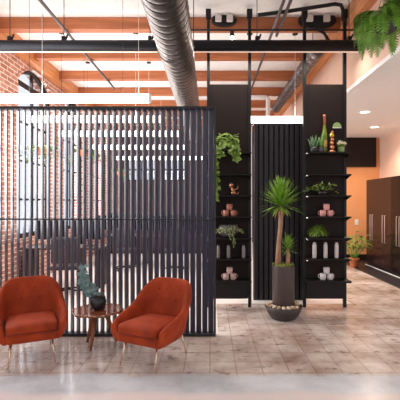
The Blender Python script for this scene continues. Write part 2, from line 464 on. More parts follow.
def armchair(label, loc, rz):
    t = thing('velvet_armchair', label, 'armchair', loc, rz, 'rust velvet armchairs'); t.scale = (.90, .97, 1)
    # wrap-round shell: (x, y, top height, outward lean)
    half = [(0, .27, .775, .085), (.10, .268, .775, .085), (.20, .245, .765, .075), (.275, .175, .68, .055), (.312, .06, .545, .045), (.322, -.09, .485, .04), (.318, -.22, .45, .03), (.305, -.315, .405, .02)]
    right = catmull(half, 4)
    path = [(-x, y, h, l) for x, y, h, l in reversed(right[1:])] + right
    bm = B(); rings = []
    for i, (x, y, h, l) in enumerate(path):
        a = path[max(i - 1, 0)]; b = path[min(i + 1, len(path) - 1)]
        tx, ty = b[0] - a[0], b[1] - a[1]; q = math.hypot(tx, ty); nx, ny = -ty / q, tx / q
        if nx * x + ny * (y + .2) < 0: nx, ny = -nx, -ny
        ring = []
        for off, z in ((-.045, .225), (-.005, .24), (.03, .2 + .45 * (h - .2)), (.035 + l, h - .05), (.015 + l, h - .008), (-.02 + l * .9, h), (-.045 + l * .8, h - .03), (-.05 + l * .3, .2 + .5 * (h - .2)), (-.06, .31), (-.07, .235)):
            ring.append(bm.verts.new((x + nx * off, y + ny * off, z)))
        rings.append(ring)
    n = len(rings[0])
    for a, b in zip(rings, rings[1:]):
        for k in range(n): bm.faces.new((a[k], a[(k + 1) % n], b[(k + 1) % n], b[k])).smooth = True
    bm.faces.new(rings[0]).smooth = True; bm.faces.new(list(reversed(rings[-1]))).smooth = True
    link('backrest', bm, M['velvet'], t, subsurf=1)
    # seat base, tapering under
    bm = B(); v = box(bm, -.275, .275, -.325, .24, .225, .33)
    for q in v[:4]: q.co.x *= .93; q.co.y = q.co.y * .95
    link('seat_base', bm, M['velvet'], t, .03)
    bm = B(); v = box(bm, -.262, .262, -.345, .215, .315, .40)
    bmesh.ops.subdivide_edges(bm, edges=bm.edges[:], cuts=3, use_grid_fill=True)
    for q in bm.verts:
        fx = 1 - (q.co.x / .262) ** 4; fy = 1 - ((q.co.y + .065) / .28) ** 4
        if q.co.z > .39: q.co.z += .028 * max(0, fx) * max(0, fy) + .012 * (q.co.y < -.2)
    cu = link('seat_cushion', bm, M['velvet'], t, subsurf=2)
    for p in cu.data.polygons: p.use_smooth = True
    bm = B(); tube(bm, [(-.262, -.348, .335), (0, -.352, .335), (.262, -.348, .335)], .006, 6)
    link('piping', bm, M['velvet_dark'], cu)
    for z, xs, yy in ((.66, (-.15, -.05, .05, .15), .288), (.56, (-.10, 0, .10), .258)):
        for x in xs:
            bm = B(); ball(bm, (x, yy - abs(x) * .16, z), .012, 1, .5, 1); link('button', bm, M['velvet'], t)
    for sx in (-1, 1):
        for sy in (-1, 1):
            bm = B()
            tube(bm, [(sx * .205, sy * .22 - .01, .24), (sx * .235, sy * .285 - .015, 0)], [.0115, .007], 10)
            link('leg', bm, M['brass'], t)
    return t
armchair('rust velvet armchair at the left edge, turned towards the small table', (-1.865, 4.17, 0), math.radians(26))
armchair('rust velvet armchair right of the small table, turned to the left', (-.56, 4.08, 0), math.radians(-28))

# ------------------------------------------------------------------ small table and pot
TC = (-1.25, 4.46, 0)
t = thing('side_table', 'small wooden side table with three splayed legs between the armchairs', 'side table', TC)
bm = B(); n = 48; top = []; bot = []
for k in range(n):
    a = k * 2 * PI / n; r = .28 * (1 + .045 * math.cos(6 * a + .5) + .02 * math.sin(11 * a))
    top.append(bm.verts.new((r * math.cos(a), r * math.sin(a), .405))); bot.append(bm.verts.new((r * .97 * math.cos(a), r * .97 * math.sin(a), .38)))
bm.faces.new(top); bm.faces.new(list(reversed(bot)))
for k in range(n): bm.faces.new((bot[k], bot[(k + 1) % n], top[(k + 1) % n], top[k]))
link('table_top', bm, M['tablewood'], t, .004)
bm = B(); lathe(bm, [(0.0, .335), (.07, .335), (.10, .38), (0, .38)], 20); link('hub', bm, M['legwood'], t)
for fx, fy in ((-.15, .11), (-.03, -.17), (.17, .15)):
    bm = B(); tube(bm, [(fx * .38, fy * .38, .37), (fx * .7, fy * .7, .18), (fx, fy, 0)], [.026, .022, .013], 10); link('leg', bm, M['legwood'], t)
pp = thing('potted_plant', 'round black pot of blue-green leafy stems on the small wooden table', 'plant', (TC[0] + .005, TC[1] - .01, .405))
bm = B(); lathe(bm, [(.05, 0), (.082, .03), (.09, .085), (.078, .15), (.066, .15), (.066, .12), (0, .12)], 24); link('pot', bm, M['pot_black'], pp)
bm = B(); ball(bm, (0, 0, .125), .062, 1, 1, .5); link('soil', bm, M['soil'], pp)
bm = B(); bl = B()
for s in range(3):
    p = Vector((rnd(-.02, .02), rnd(-.02, .02), .14)); d = Vector((-1.1 + .1 * s, rnd(-.3, .1), .45 + .18 * s)).normalized()
    pts = [p.copy()]
    for i in range(8):
        d = (d + Vector((.02 if i < 4 else .07, 0, .12))).normalized(); p = p + d * (.032 + .008 * s); pts.append(p.copy())
        for sd in (-1, 1):
            ld = Vector((sd * rnd(.4, 1), rnd(-.8, .3), rnd(-.5, .6)))
            oval_leaf(bl, p, ld, (0, -1, .4), rnd(.055, .085), rnd(.045, .06))
    tube(bm, pts, [.005] * 5 + [.003] * 4, 5)
link('stem', bm, M['trunk'], pp); link('foliage', bl, M['eucalyptus'], pp, kind='open')
bm = B()
for k in range(26):
    a = rnd(0, 2 * PI); blade(bm, (.03 * math.cos(a), .03 * math.sin(a), .14), (math.cos(a), math.sin(a), rnd(.4, 1.2)), 0, rnd(.05, .085), .014, .6, 4)
link('dark_foliage', bm, mat('dark_plum_leaf', (62, 44, 48), .5), pp, kind='open')

# ------------------------------------------------------------------ shelving units
D2 = 6.1
SZ = [2.334, 2.01, 1.70, 1.387, 1.072, .763, .44]
def shelf_unit(label, xa, xb, post_r):
    t = thing('shelving_unit', label, 'shelving unit', ((xa + xb) / 2, D2, 0), 0, 'black shelving units')
    w = (xb - xa) / 2
    boxed('back_panel', (-w + .012, w - .012, -.012, .012, .136, 3.39), M['shelfpanel'], t)
    for x in (-w + .022, post_r - (xa + xb) / 2 - .022):
        boxed('post', (x - .022, x + .022, -.026, .026, 0, 4.49), M['black'], t)
        boxed('post_cap', (x - .04, x + .04, -.04, .04, 4.40, 4.53), M['black'], t)
    for z in SZ:
        th = .02 if z > .5 else .03
        boxed('shelf', (-w + .012, w, -.245, -.012, z - th, z), M['shelf'], t, .003)
    for z in SZ[:6]:
        for x in (-w + .006, w - .012):
            bm = B()
            v = [bm.verts.new((x + dx, y, zz)) for dx in (0, .006) for y, zz in ((-.026, z - .021), (-.235, z - .021), (-.026, z - .075))]
            for f in ((0, 1, 2), (5, 4, 3), (0, 3, 4, 1), (1, 4, 5, 2), (2, 5, 3, 0)): bm.faces.new([v[i] for i in f])
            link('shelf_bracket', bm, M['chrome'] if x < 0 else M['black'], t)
        if z < 3:
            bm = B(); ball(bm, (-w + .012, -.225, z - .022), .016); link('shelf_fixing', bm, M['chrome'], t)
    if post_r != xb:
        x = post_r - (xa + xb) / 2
        e = boxed('edge_highlight', (x, x + .010, -.03, -.018, .05, 2.75), M['chrome'], t); e['label'] = 'bright steel strip added as the post edge highlight'  # steel strip added to draw the line of light along the post edge
    boxed('lower_panel', (-w + .044, w - .044, -.05, -.026, .136, .41), M['black'], t)
    return t
LA, LB_, RA, RB = -.046, .61, 1.418, 2.074
shelf_unit('tall black shelving unit immediately right of the slatted partition', LA, LB_, .625)
shelf_unit('tall black shelving unit right of the yucca, next to the orange alcove', RA, RB, RB)
YS = 5.98            # where shelf items stand

# batten screen between the units
D3 = 6.55
t = thing('batten_screen', 'charcoal screen of upright battens behind the tall yucca', 'screen', (0, D3, 0))
xa, xb = .712, 1.54
boxed('backing', (xa, xb, .03, .05, 0, 2.87), M['shelf'], t)
bm = B(); box(bm, -.03, .03, -.03, .03, .02, 2.85); proto = link('batten', bm, M['darkslat'], t, .004)
nb = 10
for k in range(nb):
    o = proto if k == 0 else proto.copy()
    if k: C.objects.link(o); o.parent = t
    o.location = (xa + .04 + k * (xb - xa - .08) / (nb - 1), 0, 0)
boxed('base_rail', (xa, xb, -.032, .03, 0, .02), M['rail'], t); boxed('top_rail', (xa, xb, -.032, .03, 2.85, 2.88), M['rail'], t)

# ------------------------------------------------------------------ cups in pyramids
cup_cache = {}
def cup(name_mat, loc, label, grp, rz):
    if name_mat not in cup_cache:
        bm = B(); lathe(bm, [(.034, 0), (.042, .006), (.045, .045), (.045, .092), (.039, .092), (.038, .03), (0, .02)], 20)
        o = link('cup', bm, M[name_mat]); cup_cache[name_mat] = o
        bm = B(); tube(bm, [(.043, 0, .075), (.068, 0, .07), (.072, 0, .045), (.062, 0, .022), (.043, 0, .02)], .006, 6); link('handle', bm, M[name_mat], o)
        o.location = loc; o.rotation_euler = (0, 0, rz); tag(o, label, 'cup', grp)
    else: dup(cup_cache[name_mat], loc, label, rz, grp)
for m, px, z, word, unit in (('copper_cup', 229.5, SZ[3], 'copper-coloured', 'left'), ('blush_cup', 229.5, SZ[6], 'blush', 'left'),
                       ('pink_cup', 326.5, SZ[3], 'pink', 'right'), ('white_cup', 326.5, SZ[6], 'white', 'right')):
    x = (px - 210) / 400 * YS; g = '%s cups stacked on the %s shelving unit' % (word, unit)
    cup(m, (x - .052, YS, z), '%s cup at the bottom left of the %s shelving unit stack of three' % (word, unit), g, 2.6)
    cup(m, (x + .052, YS, z), '%s cup at the bottom right of the %s shelving unit stack of three' % (word, unit), g, .4)
    cup(m, (x, YS, z + .092), '%s cup balanced on top of the %s shelving unit stack of three' % (word, unit), g, .9)

# vases
def vase(px, z, h, r, m, label, grp):
    x = (px - 210) / 400 * YS
    bm = B(); lathe(bm, [(r * .85, 0), (r, .01), (r, h * .8), (r * .72, h * .93), (r * .72, h), (r * .5, h), (r * .5, h * .5), (0, h * .5)], 18)
    tag(link('cylinder_vase', bm, M[m], loc=(x, YS, z)), label, 'vase', grp)
g = 'slim grey vases on the left shelving unit'
vase(218.4, SZ[5], .19, .024, 'greyvase', 'slim grey vase nearest the slatted partition, beside its edge', g)
vase(228.5, SZ[5], .19, .026, 'greyvase', 'slim grey vase in the middle of the left shelving unit row', g)
vase(243.5, SZ[5], .19, .026, 'greyvase', 'slim grey vase at the right end of the left shelving unit row', g)
g = 'off-white vases on the right shelving unit'
for px, w in ((314.5, 'leftmost'), (325.5, 'middle'), (336.5, 'rightmost')):
    vase(px, SZ[5], .235, .03, 'whitevase', '%s of the three off-white cylinder vases on the right shelving unit' % w, g)

# trailing pothos on the left unit's top shelf
def px2x(px, D): return (px - 210) / 400 * D
t = thing('trailing_plant', 'big trailing yellow-green pothos hanging beside the slatted partition edge', 'plant', (px2x(225, YS - .05), YS - .05, SZ[0]))
bm = B(); lathe(bm, [(.05, 0), (.075, .03), (.085, .12), (.075, .12), (.07, .10), (0, .10)], 20); link('pot', bm, M['pot_black'], t)
bm = B(); bs = B()
for k in range(24):
    a = rnd(0, 2 * PI); p = Vector((.04 * math.cos(a), .04 * math.sin(a), .11)); d = Vector((math.cos(a) * .7, math.sin(a) * .5 - .35, .7)).normalized()
    pts = [p.copy()]; nn = int(rnd(7, 26)) if math.cos(a) < .25 else int(rnd(5, 12))
    for i in range(nn):
        d = (d + Vector((rnd(-.15, .15), rnd(-.12, .10), -.34))).normalized(); p = p + d * .04
        p.x = max(-.17, min(.15, p.x)); p.y = max(-.24, min(.0 if p.z > -.05 else -.13, p.y)) if p.z < .05 else p.y
        if p.z < .05: p.y = min(p.y, -.20)
        pts.append(p.copy())
        for q in range(2):
            ld = Vector((rnd(-1, 1), rnd(-.9, .2), rnd(-.9, .3))); oval_leaf(bm, p, ld, (rnd(-.3, .3), -1, .5), rnd(.055, .09), rnd(.045, .07))
    tube(bs, pts, .003, 4)
for k in range(80):
    a = rnd(0, 2 * PI); p = Vector((rnd(-.14, .15), rnd(-.12, .06), rnd(.09, .25))); oval_leaf(bm, p, (math.cos(a), math.sin(a) - .3, rnd(-.3, .6)), (0, -.6, 1), rnd(.06, .09), rnd(.05, .07))
link('stem', bs, M['grass'], t); link('foliage', bm, M['pothos'], t, kind='open')

# copper figurine on the left unit
t = thing('figurine', 'small copper figurine with raised curling arms above the copper cups', 'figurine', (px2x(233.5, YS), YS, SZ[2]))
bm = B(); ball(bm, (0, 0, .035), .036, 1.1, .8, .95); tube(bm, [(0, 0, .04), (-.012, 0, .085), (-.02, 0, .125)], [.024, .021, .014], 8); ball(bm, (-.026, -.002, .155), .026, 1, .9, 1.1)
link('body', bm, M['copper'], t)
bm = B(); tube(bm, [(.0, 0, .095), (.035, 0, .085), (.062, 0, .105), (.064, 0, .14)], [.01, .009, .008, .009], 8); link('arm', bm, M['copper'], t)
bm = B(); tube(bm, [(-.02, 0, .10), (-.05, 0, .12), (-.055, 0, .16), (-.035, 0, .19)], [.01, .009, .008, .009], 8); link('arm', bm, M['copper'], t)
bm = B(); tube(bm, [(.03, 0, .02), (.06, 0, .02), (.075, 0, .05)], [.01, .009, .006], 8); link('tail', bm, M['copper'], t)

# glass bowl with trailing plant
t = thing('glass_bowl_planter', 'round glass bowl of trailing green stems under the copper cups', 'plant', (px2x(228.5, YS - .03), YS - .03, SZ[4]))
bm = B(); lathe(bm, [(.05, 0), (.11, .025), (.15, .09), (.155, .14), (.135, .19), (.129, .19), (.148, .14), (.143, .092), (.105, .033), (0, .012)], 28); link('bowl', bm, M['glassbowl'], t)
bm = B(); ball(bm, (0, 0, .075), .115, 1, 1, .42); link('soil', bm, M['soil'], t)
bm = B()
for k in range(46):
    a = rnd(0, 2 * PI); p = Vector((.07 * math.cos(a), .07 * math.sin(a), .11)); d = Vector((math.cos(a), math.sin(a), 1.3)).normalized()
    for i in range(int(rnd(4, 8))):
        d = (d + Vector((0, 0, -.32))).normalized(); p = p + d * .026
        if p.z < .02: break
        oval_leaf(bm, p, (rnd(-1, 1), rnd(-1, .2), rnd(-.6, .4)), (0, -.6, .8), .034, .018)
for k in range(3):
    p = Vector((.01 + .03 * k, -.135, .20))
    for i in range(int(8 + 2 * k)):
        p = p + Vector((rnd(-.006, .006), -.006 if i < 5 else 0, -.026)); oval_leaf(bm, p, (rnd(-1, 1), -.5, -.4), (0, -1, .3), .034, .018)
link('foliage', bm, leafm('dusty_green_leaf', (126, 138, 84)), t, kind='open')

# ------------------------------------------------------------------ right unit, top shelf
z = SZ[0]
t = thing('potted_cactus', 'dark pot of upright blue-green cactus blades left of the bottle', 'plant', (px2x(314.5, YS), YS, z))
bm = B(); lathe(bm, [(.045, 0), (.06, .02), (.064, .085), (.054, .085), (.05, .07), (0, .07)], 20); link('pot', bm, M['pot_black'], t)
bm = B()
for k in range(12):
    a = k * 2.4; r = .012 + .003 * k; x, y = r * math.cos(a), r * math.sin(a)
    tube(bm, [(x, y, .07), (x * 1.8, y * 1.6, .16), (x * 2.6, y * 2, .27 - .006 * k)], [.012, .014, .002], 7)
link('foliage', bm, M['cactus'], t)
t = thing('bottle', 'tall olive glass bottle with rose foil neck on the top right shelf', 'bottle', (px2x(326, YS), YS + .08, z))
bm = B(); lathe(bm, [(.036, 0), (.042, .012), (.042, .28), (.034, .34), (.019, .41), (.0175, .50), (0, .50)], 20); link('body', bm, M['bottle'], t)
bm = B(); lathe(bm, [(.0195, .43), (.0195, .555), (.023, .56), (.023, .585), (0, .585)], 16); link('neck_foil', bm, M['foil'], t)
bm = B(); lathe(bm, [(.0432, .1), (.0432, .2)], 20, closed_bottom=False); link('bottle_label', bm, M['gold'], t)
t = thing('tall_cactus', 'leaning green cactus between the cactus pot and the copper ornament', 'plant', (px2x(320.5, YS), YS - .02, z))
bm = B(); lathe(bm, [(.034, 0), (.042, .015), (.044, .075), (.037, .075), (.035, .06), (0, .06)], 18); link('pot', bm, mat('slate_purple_pot', (76, 66, 78), .5), t)
bm = B(); tube(bm, [(0, 0, .06), (.012, 0, .16), (.045, .01, .27), (.055, .01, .34)], [.024, .03, .028, .008], 9); tube(bm, [(-.005, 0, .08), (-.02, 0, .17), (-.02, 0, .23)], [.014, .018, .006], 8); link('foliage', bm, leafm('bright_cactus_green', (104, 142, 66)), t)
t = thing('copper_ornament', 'copper ornament of stacked round beads beside the bottle', 'ornament', (px2x(331, YS), YS - .05, z))
bm = B(); lathe(bm, [(.05, 0), (.054, .012), (.03, .03), (.02, .045)], 20, closed_top=True); link('base', bm, M['copper'], t)
for k, (r, zz) in enumerate(((.036, .075), (.031, .138), (.027, .193), (.036, .252), (.02, .303))):
    bm = B(); ball(bm, (.004 * (-1) ** k, 0, zz), r); link('bead', bm, M['gold'] if k == 3 else M['copper'], t)
t = thing('flower_pot', 'pale green pot of cream flowers at the right end of the top shelf', 'plant', (px2x(341, YS), YS, z))
bm = B(); lathe(bm, [(.03, 0), (.045, .02), (.05, .09), (.042, .09), (.04, .07), (0, .07)], 20); link('pot', bm, M['palegreen'], t)
bm = B(); bf = B()
for k in range(14):
    a = k * 2.4; r = .035; oval_leaf(bf, (.02 * math.cos(a), .02 * math.sin(a), .075), (math.cos(a), math.sin(a), .9), (0, 0, 1), .09, .04)
link('foliage', bf, M['grass'], t, kind='open')
for k in range(5):
    bm = B(); a = k * 1.3; c = Vector((.05 * math.cos(a), .035 * math.sin(a) - .02, .135 + .02 * (k % 2)))
    for j in range(5): oval_leaf(bm, c, (math.cos(j * 1.257), -.5, math.sin(j * 1.257)), (0, -1, .3), .032, .028)
    link('flower', bm, M['petal'], t, kind='open')
# half-round ornament fixed to the panel
t = thing('wall_pocket', 'pale green half-round wall pocket fixed to the panel above the flower pot', 'ornament', (px2x(337, 6.07), D2 - .013, H + (202 - 128) / 400 * 6.07))
bm = B(); n = 18
fr = [bm.verts.new((.068 * math.cos(PI * k / n), -.03, .085 * math.sin(PI * k / n))) for k in range(n + 1)]
bk = [bm.verts.new((.068 * math.cos(PI * k / n), 0, .085 * math.sin(PI * k / n))) for k in range(n + 1)]
bm.faces.new(fr); bm.faces.new(list(reversed(bk)))
for k in range(n): bm.faces.new((fr[k], bk[k], bk[k + 1], fr[k + 1]))
bm.faces.new((fr[0], fr[n], bk[n], bk[0]))
link('shell', bm, M['palegreen'], t, .008)
bm = B(); tube(bm, [(-.062, -.034, .0), (.062, -.034, .0)], .007, 8); link('rim', bm, M['white_cup'], t)

# leafy plant, third shelf of the right unit
t = thing('leafy_plant', 'low spreading leafy plant one shelf above the pink cups', 'plant', (px2x(322, YS), YS - .02, SZ[2]))
bm = B(); lathe(bm, [(.04, 0), (.06, .02), (.066, .06), (.056, .06), (.054, .05), (0, .05)], 20); link('pot', bm, M['pot_black'], t)
bm = B()
for k in range(22):
    a = rnd(0, 2 * PI); p = Vector((.03 * math.cos(a), .03 * math.sin(a), .055)); sgn = math.cos(a); d = Vector((sgn, .35 * math.sin(a), 1.0)).normalized()
    for i in range(int(rnd(4, 9))):
        d = (d + Vector((sgn * .06, 0, -.25))).normalized(); p = p + d * .035
        if p.z < .015: break
        p.y = max(-.18, min(.09, p.y)); oval_leaf(bm, p, (rnd(-1, 1), rnd(-.8, .3), rnd(-.2, .6)), (0, -.5, 1), rnd(.04, .06), rnd(.022, .032))
link('foliage', bm, leafm('light_green_leaf', (128, 146, 68)), t, kind='open')

# grassy mound
t = thing('grassy_plant', 'dome of drooping olive grass one shelf below the pink cups', 'plant', (px2x(318, YS), YS - .02, SZ[4]))
bm = B(); lathe(bm, [(.05, 0), (.07, .02), (.075, .07), (.065, .07), (.06, .06), (0, .06)], 20); link('pot', bm, M['pot_black'], t)
bm = B()
for k in range(520):
    a = rnd(0, 2 * PI); e = rnd(.1, 1.5); r = .085 * rnd(0, 1)
    blade(bm, (r * math.cos(a), min(.06, r * math.sin(a)), .07 + .06 * (1 - r / .085)), (math.cos(a) * math.cos(e), .62 * math.sin(a) * math.cos(e), math.sin(e)), 0, rnd(.09, .135), .013, 2.4, 5)
for v in bm.verts:
    v.co.z = max(v.co.z, .004); v.co.y = min(v.co.y, .10)
link('foliage', bm, M['grass'], t, kind='open')

# ------------------------------------------------------------------ yucca in pot, bowl and pebbles
YC = Vector((px2x(283.5, 5.5), 5.5, 0))
t = thing('stone_bowl', 'wide dark stone bowl on the floor holding the tall brown pot', 'bowl', YC)
bm = B(); lathe(bm, [(.14, 0), (.165, .012), (.225, .09), (.258, .182), (.244, .184), (.205, .09), (.16, .035), (0, .03)], 36); link('body', bm, M['bowl_brown'], t)
bm = B(); lathe(bm, [(.162, .04), (.205, .10), (.234, .165), (.156, .178), (.156, .04)], 36, closed_bottom=False); link('gravel_bed', bm, M['pebble_tan'], t)
t = thing('potted_yucca', 'tall yucca with two trunks in a brown cylinder pot', 'plant', YC + Vector((0, 0, .03)))
bm = B(); lathe(bm, [(.142, 0), (.15, .012), (.152, .69), (.152, .70), (.138, .70), (.136, .65), (0, .65)], 36); link('pot', bm, M['pot_brown'], t)
bm = B(); lathe(bm, [(.137, .655), (.12, .705), (.05, .72), (0, .715)], 24)
for k in range(60):
    a = rnd(0, 2 * PI); r = rnd(.02, .135); ball(bm, (r * math.cos(a), r * math.sin(a), .70 + rnd(0, .02)), rnd(.012, .024), sub=1)
link('moss', bm, M['moss'], t)
tp = Vector((-.035, 0, 1.53)); bm = B()
tube(bm, [(-.075, 0, .68), (-.068, 0, .95), (-.045, 0, 1.2), (-.035, 0, 1.4), tp], [.042, .034, .03, .033, .025], 12); link('trunk', bm, M['trunk'], t)
bm = B(); tube(bm, [(.05, -.02, .68), (.058, -.02, .8), (.055, -.02, .92)], [.034, .028, .026], 10); link('trunk', bm, M['trunk'], t)
def crown(n, c, Lmin, Lmax, w):
    bm = B()
    for k in range(n):
        a = k * 2.399; f = k / n; e = math.radians(2 + 80 * f)
        d = (math.cos(a) * math.cos(e), math.sin(a) * math.cos(e), math.sin(e))
        blade(bm, Vector(c) + Vector(d) * .02 + Vector((0, 0, .10 * f - .05)), d, 0, rnd(Lmin, Lmax), w * rnd(.8, 1.15), rnd(.1, .4) if f > .2 else rnd(.4, .9), 6)
    return bm
bmc = crown(130, tp, .31, .37, .038)
link('crown', bmc, M['yucca'], t, kind='open')
bm = B()
for k in range(16):
    a = k * 2.4; blade(bm, tp + Vector((.02 * math.cos(a), .02 * math.sin(a), -.04)), (math.cos(a), math.sin(a), -.5), 0, rnd(.08, .2), .02, 1.6, 5)
link('dry_leaves', bm, mat('dry_tan_leaf', (176, 122, 84), .7), t, kind='open')
link('crown', crown(60, (.055, -.02, .93), .13, .20, .018), M['yucca'], t, kind='open')
pb = {}
for k in range(38):
    a = (k % 18) * 2 * PI / (18 if k < 18 else 20) + (k // 18) * .14; ring = min(1, k // 18)
    r = (.180 if ring == 0 else .216) + rnd(-.004, .004)
    key = ('pebble' if random.random() < .65 else 'pebble_tan')
    zz = .186 + rnd(0, .008)
    if key not in pb:
        bm = B(); ball(bm, (0, 0, 0), .027, 1.15, .9, .75); o = link('pebble', bm, M[key]); pb[key] = o
    else:
        o = pb[key].copy(); C.objects.link(o)
    o.location = YC + Vector((r * math.cos(a), r * math.sin(a), zz)); o.rotation_euler = (0, 0, rnd(0, 3))
    tag(o, ('cream' if key == 'pebble' else 'tan') + ' rounded pebble in the dark stone bowl round the yucca pot', 'pebble', ('cream' if key == 'pebble' else 'tan') + ' pebbles in the stone bowl')

# ------------------------------------------------------------------ hanging fern
FC = Vector((px2x(386, 4.2), 4.2, H + (202 - 24) / 400 * 4.2))
t = thing('hanging_fern', 'lush green fern in a dark hanging pot at the upper right corner', 'plant', FC)
bm = B(); lathe(bm, [(.07, -.09), (.10, -.07), (.125, .03), (.13, .06), (.115, .06), (.11, .04), (0, .04)], 24); link('pot', bm, mat('dark_plum_pot', (48, 40, 58), .45), t)
for k in range(3):
    a = k * 2.094 + .4; bm = B(); tube(bm, [(.122 * math.cos(a), .122 * math.sin(a), .045), (0, 0, .40)], .003, 5); link('hanger_wire', bm, M['cord'], t)
bm = B(); tube(bm, [(0, 0, .40), (0, 0, CEIL - FC.z)], .005, 6); link('hanger_rod', bm, M['cord'], t)
bm = B()
for k in range(84):
    a = k * 2.399 + rnd(-.2, .2); e = rnd(.2, 1.2); L = rnd(.3, .52)
    d = Vector((math.cos(a) * math.cos(e), math.sin(a) * math.cos(e), math.sin(e))); p = Vector((.06 * math.cos(a), .06 * math.sin(a), .04)); n = 15
    for i in range(n):
        d = (d + Vector((0, 0, -.15 - .004 * i))).normalized(); p = p + d * L / n
        rxy = math.hypot(p.x, p.y)
        if rxy > .31: p.x *= .31 / rxy; p.y *= .31 / rxy
        s = d.cross(Vector((0, 0, 1)))
        if s.length < .1: s = Vector((-math.sin(a), math.cos(a), 0))
        s.normalize(); w = .052 * math.sin(PI * min(1, (i + 1.5) / (n + 1))) + .012
        for sd in (-1, 1):
            q = p + s * sd * w + d * .02 + Vector((0, 0, -.012)); u = d * .013
            vs = [bm.verts.new(p - u), bm.verts.new(p + u), bm.verts.new(q + u * .4), bm.verts.new(q - u * .4)]
            bm.faces.new(vs)
link('foliage', bm, M['fern'], t, kind='open')

# ------------------------------------------------------------------ overhead: bar, ducts, pipes, lamps
D4 = 5.8; ZB = H + .39 * D4
t = thing('ceiling_bar', 'long black tube bar hung across the room below the timber beams', 'bar', (0, D4, ZB))
bm = B(); tube(bm, [(-3.5, 0, 0), (2.17, 0, 0)], .083, 24); link('tube', bm, M['blackbar'], t)
bm = B(); tube(bm, [(2.165, 0, 0), (2.185, 0, 0)], .088, 24); link('end_cap', bm, M['black'], t)
bm = B(); box(bm, -3.5, 2.16, -.012, .012, -.092, -.082); link('diffuser_strip', bm, M['dimlamp'], t)
for px in (10, 64, 150, 257, 349):
    x = px2x(px, D4)
    bm = B(); tube(bm, [(x, 0, .12), (x, 0, CEIL - ZB)], .006, 6); link('hanger_rod', bm, M['cord'], t)
    bm = B(); box(bm, x - .025, x + .025, -.03, .03, .075, .135); tube(bm, [(x + .03, 0, .1), (x + .055, 0, .17)], .014, 8); link('clamp', bm, M['black'], t)
l = bpy.data.lights.new('bar_glow', 'AREA'); l.shape = 'RECTANGLE'; l.size = 5.4; l.size_y = .05; l.energy = 55; l.color = (1, .93, .85)
lo = bpy.data.objects.new('bar_glow', l); C.objects.link(lo); lo.parent = t; lo.location = (-.65, 0, -.1)
# big spiral duct
dz, dx, R = H + 1.924, -.428, .213
t = thing('spiral_duct', 'large silver spiral duct running back over the slatted partition', 'duct', (dx, 0, dz))
bm = B(); pts = []; rad = []; y = .8
while y < 11.5:
    for o, r in ((0, R), (.045, R + .006), (.075, R + .006), (.118, R), (.122, R - .014), (.138, R - .014), (.142, R)): pts.append((0, y + o, 0)); rad.append(r)
    y += .15
tube(bm, pts, rad, 40)
bm.normal_update()
for f in bm.faces:
    c = f.calc_center_median()
    if len(f.verts) == 4 and math.hypot(c.x, c.z) < R - .006: f.material_index = 1
link('duct_body', bm, [M['duct'], mat('dark_duct_seam', (58, 50, 50), .6, metal=.3)], t)
for y in (3.0, 4.95):
    bm = B(); rr = []
    for yy, r in ((y - .02, R + .009), (y - .02, R + .018), (y + .02, R + .018), (y + .02, R + .009)):
        rr.append([bm.verts.new((r * math.cos(a * PI / 16), yy, r * math.sin(a * PI / 16))) for a in range(32)])
    for i in range(4):
        a, b = rr[i], rr[(i + 1) % 4]
        for k in range(32): bm.faces.new((a[k], a[(k + 1) % 32], b[(k + 1) % 32], b[k]))
    h_ = link('duct_strap', bm, M['duct'], t)
    for sx in (-1, 1):
        bm = B(); tube(bm, [(sx * (R + .012), y, 0), (sx * (R + .012), y, CEIL - dz)], .006, 6); link('hanger_rod', bm, M['cord'], h_)
# second duct, right
t = thing('steel_duct', 'dull steel duct running back above the black shelving units', 'duct', (1.80, 0, H + 2.55))
bm = B(); pts = []; rad = []; y = 6.62
while y < 10.8:
    for o, r in ((0, .115), (.18, .115), (.187, .123), (.203, .123), (.21, .115)): pts.append((0, y + o, 0)); rad.append(r)
    y += .24
tube(bm, pts, rad, 24); link('duct_body', bm, M['darkduct'], t)
for y in (7.0, 9.2):
    bm = B(); tube(bm, [(0, y, .11), (0, y, CEIL - H - 2.55)], .007, 6); link('hanger_rod', bm, M['cord'], t)
bm = B(); tube(bm, [(0, 6.45, 0), (0, 6.64, 0)], [.07, .118], 20); link('duct_collar', bm, M['black'], t)
def pipe(name, pts, r, m, label, cat='pipe', n=10, grp=None):
    bm = B(); tube(bm, pts, r, n); return tag(link(name, bm, m), label, cat, grp)
zp = H + 2.745
pipe('conduit_pipe', [(-2.31, 3.2, zp), (-2.31, 9.7, zp)], .024, M['conduit'], 'slanting grey conduit over the left part of the room')
pipe('conduit_pipe', [(1.005, 3.2, zp), (1.005, 10.6, zp)], .024, M['conduit'], 'long grey conduit passing above the batten screen, left of its pair')
pipe('conduit_pipe', [(1.10, 3.2, zp), (1.10, 6.6, zp)], .024, M['conduit'], 'short grey conduit right beside the long one near the ceiling')
pipe('sprinkler_pipe', [(-.5, 6.00, H + 2.58), (2.2, 6.00, H + 2.58)], .014, M['black'], 'thin black horizontal pipe just above the black tube bar')
ze = H + (202 - 8) / 400 * 5.9
pipe('elbow_pipe', [P(258, 15, 5.9), P(290, 11, 5.9), P(335, 4, 5.9), P(341, 5, 5.9), P(343, 10, 5.9), P(343.3, 20, 5.9)], .028, M['black'], 'thick black pipe with an elbow bend near the ceiling at right', n=12)
pipe('drop_pipe', [P(318, 30, 5.98), P(324, 33, 5.98), P(329, 41, 5.98)], .022, M['black'], 'short black pipe bending down to the right end of the bar')
pipe('white_duct_pipe', [P(247, 97.5, 9.6), P(266, 97.5, 9.6), P(268, 99, 9.6), Vector((px2x(268, 9.6), 9.6, 0))], .055, M['soffit'], 'white pipe bending down behind the batten screen')
